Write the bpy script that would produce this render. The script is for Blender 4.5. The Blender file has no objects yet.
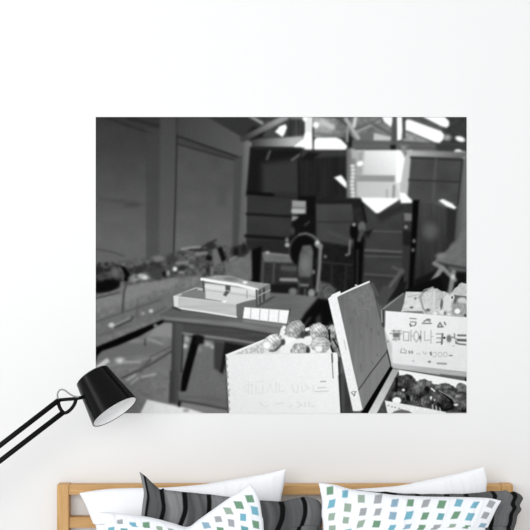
import bpy, bmesh, math, random
import numpy as np
from mathutils import Vector, Matrix

# ---------------------------------------------------------------- camera, light, exposure
SC = bpy.context.scene
COL = SC.collection
D = 4.5                  # camera distance from the wall (wall face is the plane y = 0)
K0 = 0.0035              # metres per photo pixel at the wall
ZC = 1.77                # eye height
cam = bpy.data.cameras.new('camera')
cam.sensor_width = 36.0
cam.lens = 36.0 * D / (530 * K0)
cam_o = bpy.data.objects.new('camera', cam)
COL.objects.link(cam_o)
cam_o.location = (0, -D, ZC)
cam_o.rotation_euler = (math.pi / 2, 0, 0)
SC.camera = cam_o

world = bpy.data.worlds.new('world')
SC.world = world
world.use_nodes = True
bg = world.node_tree.nodes['Background']
bg.inputs[0].default_value = (0.975, 0.99, 1.0, 1)
bg.inputs[1].default_value = 0.93

def area(name, loc, target, sx, sy, power, color=(1, 1, 1)):
    l = bpy.data.lights.new(name, 'AREA')
    l.shape = 'RECTANGLE'; l.size = sx; l.size_y = sy
    l.energy = power; l.color = color
    o = bpy.data.objects.new(name, l)
    COL.objects.link(o)
    o.location = loc
    d = Vector(target) - Vector(loc)
    o.rotation_euler = d.to_track_quat('-Z', 'Y').to_euler()
    return o
area('window_light', (-3.7, -2.2, 2.9), (-0.5, -0.3, 1.5), 0.8, 2.2, 27)
area('front_fill_light', (-1.3, -6.2, 2.5), (-0.1, 0, 1.6), 4.0, 2.4, 212)  # broad unseen fill, added behind the camera to lift the headboard gaps

SC.view_settings.view_transform = 'Standard'
SC.view_settings.look = 'None'
SC.view_settings.exposure = -0.32
SC.view_settings.gamma = 1.0
SC.view_settings.use_curve_mapping = False

# ---------------------------------------------------------------- helpers
def kk(y):
    return K0 * (D + y) / D
def P(px, py, y):
    """the point at depth y that the photograph shows at pixel (px, py)"""
    k = kk(y)
    return Vector(((px - 265) * k, y, ZC - (py - 265) * k))

def lin(v):
    v = np.asarray(v, float) / 255.0
    return np.where(v <= 0.04045, v / 12.92, ((v + 0.055) / 1.055) ** 2.4)

def srgb(r, g, b):
    return tuple(float(c) for c in lin([r, g, b])) + (1.0,)

def new_mat(name, color=(0.8, 0.8, 0.8, 1), rough=0.6, spec=0.3):
    m = bpy.data.materials.new(name)
    m.use_nodes = True
    b = m.node_tree.nodes['Principled BSDF']
    b.inputs['Base Color'].default_value = color
    b.inputs['Roughness'].default_value = rough
    b.inputs['Specular IOR Level'].default_value = spec
    return m, m.node_tree, b

def tag(o, label=None, cat=None, group=None, kind=None):
    if label: o['label'] = label
    if cat: o['category'] = cat
    if group: o['group'] = group
    if kind: o['kind'] = kind
    return o

def empty(name, loc=(0, 0, 0)):
    o = bpy.data.objects.new(name, None)
    o.empty_display_size = 0.1
    o.location = loc
    COL.objects.link(o)
    return o

def link_bm(name, bm, mat, parent=None, smooth=False):
    """one mesh object; coordinates are given in world space"""
    bmesh.ops.recalc_face_normals(bm, faces=bm.faces)
    me = bpy.data.meshes.new(name)
    if parent is not None:
        off = parent_world(parent)
        bmesh.ops.translate(bm, verts=bm.verts, vec=-off)
    bm.to_mesh(me); bm.free()
    for m in (mat if isinstance(mat, list) else [mat]):
        me.materials.append(m)
    if smooth:
        me.polygons.foreach_set('use_smooth', [True] * len(me.polygons))
    o = bpy.data.objects.new(name, me)
    COL.objects.link(o)
    if parent is not None:
        o.parent = parent
    return o

def parent_world(p):
    v = Vector((0, 0, 0))
    while p is not None:
        v += p.location
        p = p.parent
    return v

def box(bm, x0, y0, z0, x1, y1, z1, bev=0.0, seg=2):
    b2 = bmesh.new()
    bmesh.ops.create_cube(b2, size=1.0)
    for v in b2.verts:
        v.co = Vector(((x0 + x1) / 2 + v.co.x * (x1 - x0), (y0 + y1) / 2 + v.co.y * (y1 - y0), (z0 + z1) / 2 + v.co.z * (z1 - z0)))
    if bev:
        bmesh.ops.bevel(b2, geom=list(b2.edges), offset=bev, segments=seg, profile=0.7, affect='EDGES')
    me = bpy.data.meshes.new('t'); b2.to_mesh(me); b2.free()
    bm.from_mesh(me); bpy.data.meshes.remove(me)

def tube(bm, pts, r, n=14, caps=True):
    pts = [Vector(p) for p in pts]
    rings = []
    up = None
    for i, p in enumerate(pts):
        a = pts[max(i - 1, 0)]; b = pts[min(i + 1, len(pts) - 1)]
        t = (b - a).normalized()
        if up is None:
            up = t.orthogonal().normalized()
        up = (up - t * up.dot(t)).normalized()
        s = t.cross(up)
        rr = r[i] if isinstance(r, (list, tuple)) else r
        rings.append([bm.verts.new(p + rr * (math.cos(2 * math.pi * k / n) * up + math.sin(2 * math.pi * k / n) * s)) for k in range(n)])
    for i in range(len(rings) - 1):
        for k in range(n):
            bm.faces.new((rings[i][k], rings[i][(k + 1) % n], rings[i + 1][(k + 1) % n], rings[i + 1][k]))
    if caps:
        bm.faces.new(rings[0]); bm.faces.new(rings[-1])

def lathe(bm, origin, axis, prof, n=64, closed=False):
    """prof: list of (distance along axis, radius)"""
    axis = Vector(axis).normalized()
    u = axis.orthogonal().normalized(); w = axis.cross(u)
    rings = []
    for (s, r) in prof:
        c = Vector(origin) + axis * s
        if r < 1e-6:
            rings.append([bm.verts.new(c)])
        else:
            rings.append([bm.verts.new(c + r * (math.cos(2 * math.pi * k / n) * u + math.sin(2 * math.pi * k / n) * w)) for k in range(n)])
    for i in range(len(rings) - 1):
        A, B = rings[i], rings[i + 1]
        for k in range(n):
            k2 = (k + 1) % n
            if len(A) == 1 and len(B) == 1: continue
            if len(A) == 1: bm.faces.new((A[0], B[k2], B[k]))
            elif len(B) == 1: bm.faces.new((A[k], A[k2], B[0]))
            else: bm.faces.new((A[k], A[k2], B[k2], B[k]))

def spline(pts, n):
    """Catmull-Rom through pts, n samples even in arc length"""
    p = np.array(pts, float)
    if len(p) == 2:
        t = np.linspace(0, 1, n)[:, None]
        return p[0] * (1 - t) + p[1] * t
    q = np.vstack([2 * p[0] - p[1], p, 2 * p[-1] - p[-2]])
    out = []
    for i in range(len(p) - 1):
        a, b, c, d = q[i], q[i + 1], q[i + 2], q[i + 3]
        for t in np.linspace(0, 1, 40, endpoint=False):
            out.append(0.5 * (2 * b + (c - a) * t + (2 * a - 5 * b + 4 * c - d) * t * t + (3 * b - a - 3 * c + d) * t ** 3))
    out.append(p[-1])
    out = np.array(out)
    L = np.concatenate([[0], np.cumsum(np.linalg.norm(np.diff(out, axis=0), axis=1))])
    s = np.linspace(0, L[-1], n)
    return np.stack([np.interp(s, L, out[:, k]) for k in range(out.shape[1])], 1)

# ---------------------------------------------------------------- materials
M_WALL, nt, b = new_mat('wall_paint', srgb(236, 236, 236), 0.9, 0.1)
nz = nt.nodes.new('ShaderNodeTexNoise'); nz.inputs['Scale'].default_value = 220
bp = nt.nodes.new('ShaderNodeBump'); bp.inputs['Strength'].default_value = 0.02
nt.links.new(nz.outputs['Fac'], bp.inputs['Height']); nt.links.new(bp.outputs['Normal'], b.inputs['Normal'])

M_FLOOR, nt, b = new_mat('floor_boards', srgb(200, 190, 178), 0.6, 0.2)
wv = nt.nodes.new('ShaderNodeTexBrick')
wv.inputs['Color1'].default_value = srgb(214, 213, 212); wv.inputs['Color2'].default_value = srgb(204, 203, 202)
wv.inputs['Mortar'].default_value = srgb(150, 140, 128)
wv.inputs['Scale'].default_value = 1.0; wv.inputs['Mortar Size'].default_value = 0.003
wv.inputs['Brick Width'].default_value = 1.4; wv.inputs['Row Height'].default_value = 0.16
tc = nt.nodes.new('ShaderNodeTexCoord')
nt.links.new(tc.outputs['Object'], wv.inputs['Vector']); nt.links.new(wv.outputs['Color'], b.inputs['Base Color'])

def wood(name, along):
    m, nt, b = new_mat(name, srgb(200, 158, 105), 0.55, 0.25)
    tc = nt.nodes.new('ShaderNodeTexCoord')
    mp = nt.nodes.new('ShaderNodeMapping')
    mp.inputs['Scale'].default_value = (3, 60, 60) if along == 'x' else (60, 60, 3)
    n1 = nt.nodes.new('ShaderNodeTexNoise'); n1.inputs['Scale'].default_value = 2.0; n1.inputs['Detail'].default_value = 6
    n1.inputs['Distortion'].default_value = 0.6
    cr = nt.nodes.new('ShaderNodeValToRGB')
    cr.color_ramp.elements[0].position = 0.3; cr.color_ramp.elements[0].color = srgb(188, 146, 94)
    cr.color_ramp.elements[1].position = 0.7; cr.color_ramp.elements[1].color = srgb(212, 170, 116)
    nt.links.new(tc.outputs['Object'], mp.inputs['Vector']); nt.links.new(mp.outputs['Vector'], n1.inputs['Vector'])
    nt.links.new(n1.outputs['Fac'], cr.inputs['Fac']); nt.links.new(cr.outputs['Color'], b.inputs['Base Color'])
    return m
M_WOODX = wood('oak_along_rail', 'x')
M_WOODZ = wood('oak_along_post', 'z')

def attr_mat(name, rough, spec, weave=0.0, wscale=900):
    m, nt, b = new_mat(name, (1, 1, 1, 1), rough, spec)
    a = nt.nodes.new('ShaderNodeVertexColor'); a.layer_name = 'Col'
    nt.links.new(a.outputs['Color'], b.inputs['Base Color'])
    if weave:
        tc = nt.nodes.new('ShaderNodeTexCoord')
        n = nt.nodes.new('ShaderNodeTexNoise'); n.inputs['Scale'].default_value = wscale; n.inputs['Detail'].default_value = 3
        bp = nt.nodes.new('ShaderNodeBump'); bp.inputs['Strength'].default_value = weave; bp.inputs['Distance'].default_value = 0.002
        nt.links.new(tc.outputs['Object'], n.inputs['Vector'])
        nt.links.new(n.outputs['Fac'], bp.inputs['Height']); nt.links.new(bp.outputs['Normal'], b.inputs['Normal'])
    return m
M_PRINT = attr_mat('printed_vinyl', 1.0, 0.0)
M_CLOTH = attr_mat('cotton', 0.9, 0.1, 0.15, 600)
M_VINYL, _, _ = new_mat('vinyl_white', srgb(235, 235, 235), 0.8, 0.1)
M_BLACK, _, _ = new_mat('gloss_black_enamel', (0.002, 0.002, 0.002, 1), 0.22, 0.13)
M_ROD, _, _ = new_mat('black_rod', (0.004, 0.004, 0.004, 1), 0.4, 0.1)
M_LINING, _, _ = new_mat('white_enamel', srgb(240, 240, 240), 0.5, 0.2)
M_CABLE, _, _ = new_mat('grey_cable', srgb(150, 150, 148), 0.5, 0.3)
M_SHEET, _, _ = new_mat('white_sheet', srgb(240, 241, 243), 0.9, 0.1)

# ---------------------------------------------------------------- the room
bm = bmesh.new(); box(bm, -3.2, 0.0, -0.1, 3.2, 0.12, 3.6)
tag(link_bm('wall_back', bm, M_WALL), kind='structure')
bm = bmesh.new(); box(bm, -3.2, -5.2, -0.1, 3.2, 0.0, 0.0)
tag(link_bm('floor', bm, M_FLOOR), kind='structure')
bm = bmesh.new(); box(bm, -3.2, -0.014, 0.0, 3.2, 0.0, 0.09, 0.003)
tag(link_bm('baseboard_back', bm, M_LINING), kind='structure')

# ---------------------------------------------------------------- the wall print
# tones of the black-and-white photograph printed on the wall mural, 0-255
PX0, PY0, PX1, PY1 = 95.7, 117.0, 466.6, 413.2
RES = 2.0
NX = int(round((PX1 - PX0) * RES)) + 1
NY = int(round((PY1 - PY0) * RES)) + 1
GX, GY = np.meshgrid(np.linspace(PX0, PX1, NX), np.linspace(PY0, PY1, NY))
TONE = np.full((NY, NX), 60.0)
WHO = np.zeros((NY, NX), int)
rs = np.random.RandomState(7)

def lattice(cx, cy):
    """smooth random field, cells of cx by cy pixels"""
    w = int((PX1 - PX0) / cx) + 3
    h = int((PY1 - PY0) / cy) + 3
    g = rs.rand(h, w) * 2 - 1
    fx = (GX - PX0) / cx
    fy = (GY - PY0) / cy
    ix = fx.astype(int); iy = fy.astype(int)
    tx = fx - ix; ty = fy - iy
    tx = tx * tx * (3 - 2 * tx); ty = ty * ty * (3 - 2 * ty)
    return (g[iy, ix] * (1 - tx) * (1 - ty) + g[iy, ix + 1] * tx * (1 - ty)
            + g[iy + 1, ix] * (1 - tx) * ty + g[iy + 1, ix + 1] * tx * ty)

N_FINE = lattice(1.3, 1.3)
N_MID = lattice(3.5, 3.0)
N_BIG = lattice(12, 10)
N_VERT = lattice(1.5, 22)
N_HORZ = lattice(24, 1.6)
N_MIX = 0.5 * N_MID + 0.3 * N_BIG + 0.3 * N_FINE

def box_of(x0, y0, x1, y1, pad):
    i0 = max(0, int((x0 - pad - PX0) * RES)); i1 = min(NX, int((x1 + pad - PX0) * RES) + 2)
    j0 = max(0, int((y0 - pad - PY0) * RES)); j1 = min(NY, int((y1 + pad - PY0) * RES) + 2)
    return slice(j0, j1), slice(i0, i1)

def put(sl, a, v, who, op):
    if callable(v):
        v = v(GX[sl], GY[sl])
    a = a * op
    TONE[sl] = TONE[sl] * (1 - a) + v * a
    if who is not None:
        w = WHO[sl]
        w[a > 0.5] = who

def ramp(x0, y0, v0, x1, y1, v1):
    def f(x, y):
        dx, dy = x1 - x0, y1 - y0
        t = np.clip(((x - x0) * dx + (y - y0) * dy) / (dx * dx + dy * dy), 0, 1)
        return v0 + (v1 - v0) * t
    return f

def poly(pts, v, soft=1.0, who=None, noise=None, amp=0.0, op=1.0):
    p = np.array(pts, float)
    sl = box_of(p[:, 0].min(), p[:, 1].min(), p[:, 0].max(), p[:, 1].max(), soft + 1)
    x, y = GX[sl], GY[sl]
    if x.size == 0:
        return
    ins = np.zeros(x.shape, bool)
    d2 = np.full(x.shape, 1e9)
    for k in range(len(p)):
        ax, ay = p[k]; bx, by = p[(k + 1) % len(p)]
        ex, ey = bx - ax, by - ay
        L = ex * ex + ey * ey + 1e-9
        t = np.clip(((x - ax) * ex + (y - ay) * ey) / L, 0, 1)
        d2 = np.minimum(d2, (x - ax - t * ex) ** 2 + (y - ay - t * ey) ** 2)
        c = ((ay > y) != (by > y))
        if ey != 0:
            ins ^= c & (x < ax + ex * (y - ay) / ey)
    d = np.sqrt(d2) * np.where(ins, 1, -1)
    a = np.clip(0.5 + d / (2 * soft), 0, 1)
    a = a * a * (3 - 2 * a)
    val = v(x, y) if callable(v) else v
    if noise is not None:
        val = val + amp * noise[sl]
    put(sl, a, val, who, op)

def line(pts, w, v, soft=0.8, who=None, op=1.0):
    p = np.array(pts, float)
    sl = box_of(p[:, 0].min(), p[:, 1].min(), p[:, 0].max(), p[:, 1].max(), w + soft + 1)
    x, y = GX[sl], GY[sl]
    if x.size == 0:
        return
    d2 = np.full(x.shape, 1e9)
    for k in range(len(p) - 1):
        ax, ay = p[k]; bx, by = p[k + 1]
        ex, ey = bx - ax, by - ay
        t = np.clip(((x - ax) * ex + (y - ay) * ey) / (ex * ex + ey * ey + 1e-9), 0, 1)
        d2 = np.minimum(d2, (x - ax - t * ex) ** 2 + (y - ay - t * ey) ** 2)
    a = np.clip(0.5 + (w / 2 - np.sqrt(d2)) / (2 * soft), 0, 1)
    put(sl, a * a * (3 - 2 * a), v, who, op)

def oval(cx, cy, rx, ry, v, soft=1.0, rot=0.0, who=None, op=1.0, noise=None, amp=0.0):
    m = max(rx, ry)
    sl = box_of(cx - m, cy - m, cx + m, cy + m, soft + 1)
    x, y = GX[sl] - cx, GY[sl] - cy
    if x.size == 0:
        return
    c, s = math.cos(math.radians(rot)), math.sin(math.radians(rot))
    X, Y = x * c + y * s, -x * s + y * c
    r = np.sqrt((X / rx) ** 2 + (Y / ry) ** 2)
    a = np.clip(0.5 + (1 - r) * min(rx, ry) / (2 * soft), 0, 1)
    val = v(GX[sl], GY[sl]) if callable(v) else v
    if noise is not None:
        val = val + amp * noise[sl]
    put(sl, a * a * (3 - 2 * a), val, who, op)

def ridged(cx, cy, rx, ry, rot, tone, who, ridge=18, pitch=2.6, edge=0.45, hi=35, grain=10):
    """a printed grenade: ribbed egg shape with a dark rim"""
    m = max(rx, ry)
    sl = box_of(cx - m, cy - m, cx + m, cy + m, 2)
    x, y = GX[sl] - cx, GY[sl] - cy
    if x.size == 0:
        return
    c, s = math.cos(math.radians(rot)), math.sin(math.radians(rot))
    X, Y = x * c + y * s, -x * s + y * c
    r = np.sqrt((X / rx) ** 2 + (Y / ry) ** 2) * (1 + 0.13 * N_MID[sl])
    a = np.clip(0.5 + (1 - r) * min(rx, ry) / 1.4, 0, 1)
    hgt = np.sqrt(np.clip(1 - r * r, 0, 1))
    bend = X + 0.12 * Y * Y / max(ry, 1)
    val = tone * (1 - edge + edge * hgt ** 0.5)
    val = val + hi * np.clip(-0.55 * x / rx - 0.75 * y / ry, -1, 1) * (0.35 + 0.65 * hgt)
    wob = 1.1 * N_MID[sl] + 0.6 * N_BIG[sl]
    val = val + ridge * np.cos(2 * math.pi * bend / pitch + wob * 1.6) * (0.3 + 0.7 * hgt) * (0.7 + 0.5 * N_MID[sl])
    val = val + 0.3 * ridge * np.cos(2 * math.pi * Y / (pitch * 1.4) + wob * 2) * hgt
    val = val + grain * N_FINE[sl] + grain * N_MID[sl] * 2.2 + hi * 0.9 * np.clip(N_BIG[sl] + 0.6 * N_MID[sl], -0.7, 1)
    put(sl, a, np.clip(val, 6, 252), who, 1.0)

def soften(sigma):
    """the camera's shallow focus: everything printed so far goes soft"""
    global TONE
    r = int(3 * sigma * RES) + 1
    k = np.exp(-0.5 * (np.arange(-r, r + 1) / (sigma * RES)) ** 2)
    k /= k.sum()
    t = np.pad(TONE, r, mode='edge')
    t = sum(k[q] * t[:, q:q + NX] for q in range(2 * r + 1))
    TONE = sum(k[q] * t[q:q + NY, :] for q in range(2 * r + 1))

# parts of the print: number -> (name, label, parent number)
PARTS = {
    0: ('printed_warehouse', 'dark blurred workshop walls and floor of the print', None),
    1: ('printed_workbench', 'long wooden bench piled with tools at left of the print', None),
    2: ('printed_table', 'dark wooden table in the middle of the print', None),
    3: ('printed_tray', 'shallow pale wooden tray on the printed table', None),
    4: ('printed_box', 'closed pale box with a dark latch standing in the printed tray', None),
    5: ('printed_packet', None, None),
    6: ('printed_grinder', 'round wheel of the printed machine', None),
    7: ('printed_crate', 'large pale crate of grenades in the printed foreground', None),
    8: ('printed_crate_lid', 'tilted grey crate lid with a white edge in the print', None),
    9: ('printed_crate', 'printed crate with dark lettering and crumpled wrapping on top', None),
    10: ('printed_crate', 'printed open crate of dark grenades in the lower right', None),
    11: ('printed_wrapping', 'crumpled pale paper in the printed lettered crate', 9),
    12: ('printed_paper', 'pale sheet on the printed floor', None),
    13: ('printed_trestle', 'pale trestle leg under a board at right of the print', None),
}
def grenade(parent, *a, **k):
    n = max(PARTS) + 1
    PARTS[n] = ('printed_grenade', None, parent)
    ridged(*a[:6], n, **k)
    return n

# ---- left wall
poly([(90, 110), (470, 110), (470, 420), (90, 420)], ramp(0, 117, 50, 0, 240, 94), 0.5, noise=N_BIG, amp=3)
poly([(90, 110), (170, 110), (160, 132), (90, 122)], 50, 6, op=0.6)
poly([(95, 120), (160, 128), (150, 160), (95, 150)], 60, 9, op=0.5)
line([(104, 117), (153, 134)], 2.0, 38, 1.2, op=0.8)
line([(128, 118), (165, 128)], 3.0, 34, 1.8, op=0.75)
poly([(147, 130), (160, 128), (160, 265), (147, 262)], 62, 3, op=0.6)
poly([(160, 117), (176, 117), (176, 258), (160, 262)], ramp(0, 117, 66, 0, 240, 88), 2)
line([(147, 138), (147, 262)], 0.9, 58, 0.8, op=0.7)
oval(118, 201, 16, 2, 62, 2, 6, op=0.5)
oval(133, 205, 9, 2.5, 60, 2, -4, op=0.6)
line([(96, 249), (112, 252), (124, 256)], 1.2, 66, 0.8)
# panel and the rail over it
poly([(177, 136), (237, 158), (235, 258), (175, 258)], ramp(0, 140, 70, 0, 240, 94), 0.8, noise=N_BIG, amp=3)
poly([(178, 117), (208, 117), (243, 138), (243, 155), (238, 157), (178, 135)], ramp(180, 117, 62, 240, 145, 84), 0.8)
poly([(177, 135), (238, 156), (236, 160), (177, 144)], 62, 0.9)
line([(177, 136), (238, 157)], 1.6, 36, 0.9)
line([(177, 144), (236, 160.5)], 1.4, 44, 0.9)
line([(177, 135), (175.5, 200), (173.5, 256)], 1.3, 38, 0.8)
poly([(234, 160), (242, 158), (238, 258), (232, 258)], 70, 1.6)
poly([(218, 186), (228, 186), (226, 206), (216, 206)], 74, 3, op=0.6)
# right pillar
poly([(243, 137), (252, 139), (250, 190), (246, 264), (239, 258), (241, 200)], ramp(243, 0, 92, 251, 0, 120), 1.0)
# ---- roof
poly([(205, 116), (470, 116), (470, 150), (250, 142), (243, 137)], 62, 1.2, noise=N_MIX, amp=14)
poly([(207, 116), (256, 116), (262, 124), (243, 137)], 50, 1.4)
poly([(243, 137), (253, 127), (268, 126), (262, 137), (252, 140)], 22, 2)
line([(243, 139), (288, 116)], 6, ramp(245, 137, 60, 278, 121, 150), 1.6)
line([(250, 116), (262, 123)], 3, 150, 1.3)
poly([(289, 117), (303, 117), (301, 137), (286, 137)], 62, 1.5, noise=N_VERT, amp=22)
line([(292, 117), (303, 117)], 4, 130, 2)
poly([(252, 140), (303, 136), (303, 147), (262, 147.5), (252, 147)], ramp(252, 140, 58, 292, 142, 178), 1.6)
poly([(275, 131.8), (279.6, 126.3), (285.5, 124.2), (287, 127.5), (284.5, 134), (282.3, 137)], 254, 0.8)
poly([(313, 116), (350, 116), (348, 137), (313, 137)], ramp(318, 0, 170, 350, 0, 95), 1.5, noise=N_MIX, amp=30)
line([(322, 122), (332, 127)], 6, 195, 2.5)
line([(316, 134), (340, 136)], 3, 110, 2)
line([(337, 117), (347, 125)], 2.5, 70, 1.5)
line([(322, 116), (345, 118)], 2, 80, 1.5)
# ceiling right of the bright pane
poly([(350, 117), (392, 117), (392, 142), (350, 143)], 118, 1.5, noise=N_MIX, amp=30)
line([(352, 131), (392, 116)], 3, 88, 1.4)
line([(356, 132), (380, 121)], 2.5, 150, 1.2)
line([(372, 123), (392, 135)], 3, 95, 1.4)
poly([(374, 133), (391, 137), (390, 141.5), (373, 141)], 195, 1.2)
poly([(357, 134), (373, 132), (373, 141), (356, 142)], 105, 1.5)
line([(346, 119), (358, 138)], 4, 172, 1.2)
line([(355.5, 117), (354, 126)], 3, 215, 1.2)
line([(348, 127), (347.5, 141)], 3, 145, 1.0)
poly([(349, 133), (354, 140), (353, 150), (348, 147)], 30, 1.3)
# roof right
poly([(403, 116), (470, 116), (470, 149), (403, 142)], 84, 1.5, noise=N_MIX, amp=14)
poly([(446, 117), (470, 117), (470, 150), (440, 146)], 55, 2, noise=N_MIX, amp=12)
oval(447, 137.5, 4, 3, 160, 2)
poly([(403, 130), (425, 139), (430, 143), (403, 142)], 150, 2, noise=N_MIX, amp=25)
# tie beam
poly([(352, 140), (404, 141), (470, 145), (470, 154), (404, 149.5), (352, 149)], 92, 1.2, noise=N_HORZ, amp=8)
poly([(436, 143), (470, 145), (470, 154), (436, 151)], 58, 2)
# white roof openings
poly([(305, 117), (312.5, 117), (312, 131), (313, 149), (309.5, 152), (306, 150), (295, 148.5), (294, 146), (303, 139), (305, 132)], 253, 0.9)
line([(308.5, 117), (308.5, 130)], 5, 226, 1.0)
oval(305, 118.5, 2.5, 3, 254, 0.8)
oval(316, 125, 3, 3.2, 250, 0.9)
line([(313.4, 128), (313.2, 150)], 1.2, 45, 0.7)
poly([(314.2, 140), (316.5, 137.6), (336, 137.5), (341, 139.5), (347.3, 146), (346, 149.5), (343, 151), (316, 151), (313.8, 149)], 254, 0.7)
poly([(381.5, 116), (392.5, 116), (393, 121), (391, 127), (384, 121.5)], 254, 0.8)
line([(394.3, 116), (393.5, 147)], 3.6, 82, 0.9)
poly([(390, 145), (396, 145), (395.5, 152), (391, 152)], 26, 1.0)
poly([(396.8, 116), (402, 116), (402.5, 128), (401.5, 140), (397, 140.5)], 254, 0.8)
line([(403.7, 117), (404.5, 138)], 1.8, 62, 0.8)
poly([(405.5, 121), (407.5, 119.3), (411, 120), (441, 131), (444.2, 134.5), (443, 140), (439.5, 143), (435, 142.3), (409, 131.2), (405.5, 130)], 254, 0.8)
poly([(419, 115), (443, 115), (449, 121), (449.3, 125.5), (446.5, 127.8), (441, 126.2)], 254, 0.8)
oval(460.2, 139, 5, 2.6, 254, 0.9, 18)
oval(458.5, 152, 4.2, 2.7, 254, 0.9, 10)
oval(464, 155.5, 3, 4.2, 254, 0.9)
# ---- back wall
poly([(250, 147), (304, 148), (304, 196), (246, 196)], 24, 1.5)
poly([(262, 164), (300, 158), (300, 195), (262, 195)], 52, 5)
line([(270, 151), (267, 159)], 2.4, 80, 1.0)
line([(254, 148), (300, 149)], 3, 34, 1.5)
line([(303, 152), (292, 160)], 2.2, 95, 1.0)
poly([(247, 192), (299, 196), (298, 250), (246, 262)], 50, 1.2, noise=N_BIG, amp=4)
line([(248, 193), (273, 195)], 3.4, 14, 1.1)
line([(273, 196), (298, 198)], 1.3, 34, 0.9)
line([(247, 214), (299, 217)], 2.6, 24, 1.1)
line([(246, 236), (290, 239)], 3.4, 20, 1.3)
poly([(246, 240), (292, 241), (290, 256), (262, 256), (248, 248)], 38, 1.5)
poly([(300, 150), (348, 150), (348, 200), (298, 200)], 34, 1.3, noise=N_VERT, amp=5)
poly([(302, 150), (348, 151), (348, 156), (302, 158)], 56, 2)
line([(298.5, 160), (299, 196)], 1.6, 22, 1)
line([(325, 158), (325, 195)], 1.0, 46, 1)
poly([(308, 152), (320, 153), (312, 160), (300, 160)], 24, 1.5)
poly([(334, 177.5), (341, 175), (343.5, 178), (347.6, 184), (347.3, 188.8), (344, 186.5)], 254, 0.8)
poly([(346.5, 148), (357, 150), (358, 199), (346.5, 199)], ramp(347, 0, 105, 357, 0, 150), 1.0)
for k in range(9):
    oval(352.5 + 0.5 * math.sin(k), 166 + k * 3.8, 2.3, 1.6, 222, 0.8)
poly([(351, 148), (360, 152), (360, 160), (352, 158)], 175, 2)
# bright end wall
poly([(357, 150), (412, 150), (409, 200), (357, 200)], ramp(358, 185, 190, 398, 150, 252), 1.2)
poly([(357, 152), (364, 150), (362, 175), (357, 175)], 160, 2.5)
oval(360, 163.6, 3.3, 2.5, 254, 0.8, -15)
poly([(357, 175), (395, 175.5), (395, 182), (357, 181.5)], 148, 0.9)
poly([(357, 182), (397, 182.5), (399, 198), (357, 198)], ramp(357, 0, 192, 398, 0, 205), 0.9)
line([(394, 186), (393.4, 198)], 2.4, 140, 0.9)
line([(387, 190), (386.8, 198)], 1.8, 165, 0.9)
poly([(404, 152), (412, 154), (408, 201), (400, 196), (400, 182)], 188, 1.2)
poly([(397, 150), (406, 152), (402.5, 172), (401, 182), (396, 183)], 254, 1.1)
poly([(400, 143), (411, 146), (405, 157), (401, 150)], 120, 1.8, noise=N_MID, amp=35)
# right panels
poly([(411, 155), (463, 158), (458, 202), (407, 202)], 70, 1.0, noise=N_BIG, amp=5)
poly([(405, 150), (467, 152), (467, 158), (409, 156.5)], ramp(410, 0, 180, 460, 0, 105), 1.5)
line([(411, 157.5), (462, 160)], 2, 46, 1.2)
line([(436, 160), (433, 200)], 2.5, 84, 1.5)
line([(409, 180), (460, 182)], 1.8, 50, 1.0)
poly([(463, 158), (470, 158), (470, 250), (456, 250), (458, 205)], ramp(457, 0, 84, 467, 0, 112), 1.0)
line([(462.5, 160), (458, 204)], 1.4, 40, 1.0)
# ---- lower back wall
poly([(300, 198), (362, 198), (375, 213), (400, 203), (420, 203), (420, 300), (300, 300)], 40, 1.5, noise=N_MIX, amp=10)
poly([(298, 196), (316, 196), (315, 245), (297, 240)], 16, 1.4)
poly([(316, 199), (362, 199), (362, 207), (316, 207)], 30, 2)
poly([(316, 204), (352, 204), (355, 240), (352, 246), (317, 240)], 64, 1.2, noise=N_BIG, amp=6)
line([(316, 222), (353, 222)], 1.3, 44, 0.8)
line([(330, 232), (352, 241)], 3, 84, 3, op=0.5)
poly([(317, 242), (354, 247), (354, 292), (317, 292)], 26, 1.5, noise=N_MIX, amp=8)
line([(322, 262), (352, 265)], 2, 44, 1)
line([(332, 266), (331, 290)], 2, 42, 1)
line([(346, 266), (345, 290)], 2, 40, 1)
line([(350, 241), (349.3, 254), (346, 255)], 2.0, 118, 0.9)
oval(325.3, 256.5, 1.7, 1.7, 105, 0.8)
poly([(354, 235), (364, 236), (361, 293), (354, 293)], 10, 1.2)
line([(357.5, 250), (357, 290)], 2, 42, 1)
oval(354, 231, 4.2, 8.5, 12, 1.0)
oval(354, 224.6, 1.8, 1.8, 150, 0.8)
oval(362, 227, 4, 5.5, 98, 1.2)
line([(362, 231), (359, 240)], 4, 70, 1.2)
poly([(364, 204), (375, 213), (396, 202), (406, 204), (403, 300), (362, 300), (366, 235)], 58, 1.2, noise=N_BIG, amp=5)
poly([(364, 232), (373, 229), (368, 238)], 26, 1.2)
line([(362, 204), (366, 222)], 2.2, 20, 1)
line([(373, 231), (404, 232)], 1.4, 84, 0.9)
line([(365, 250), (402, 252)], 1.8, 98, 0.9)
line([(365, 253), (402, 254.5)], 1.4, 46, 0.9)
line([(365, 256), (402, 257)], 1.4, 84, 0.9)
line([(365, 274), (395, 276)], 1.8, 80, 0.9)
line([(365, 277), (395, 279)], 1.4, 46, 0.9)
poly([(376, 214), (404, 204), (404, 210), (380, 222)], 44, 3)
poly([(403, 206), (413, 206), (412, 296), (402, 296)], 50, 1.2)
poly([(404, 213), (412, 213.5), (412, 221), (404.5, 221)], 112, 0.9)
oval(406, 227, 1.8, 1.8, 135, 0.8)
poly([(403, 230), (412, 232), (411, 246), (403, 245)], 30, 1.5)
poly([(413, 200), (419.5, 200), (415, 260), (413, 296), (408, 296), (411, 240)], 9, 1.0)
oval(414, 241, 1.6, 1.9, 112, 0.8)
oval(413, 250, 1.6, 1.9, 105, 0.8)
poly([(419, 202), (450, 204), (448, 292), (414, 294), (416, 255)], ramp(0, 205, 66, 0, 290, 36), 1.2, noise=N_VERT, amp=6)
oval(430.5, 231, 7, 8, 88, 5)
line([(438, 203), (446, 206)], 3, 90, 1.5)
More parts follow.
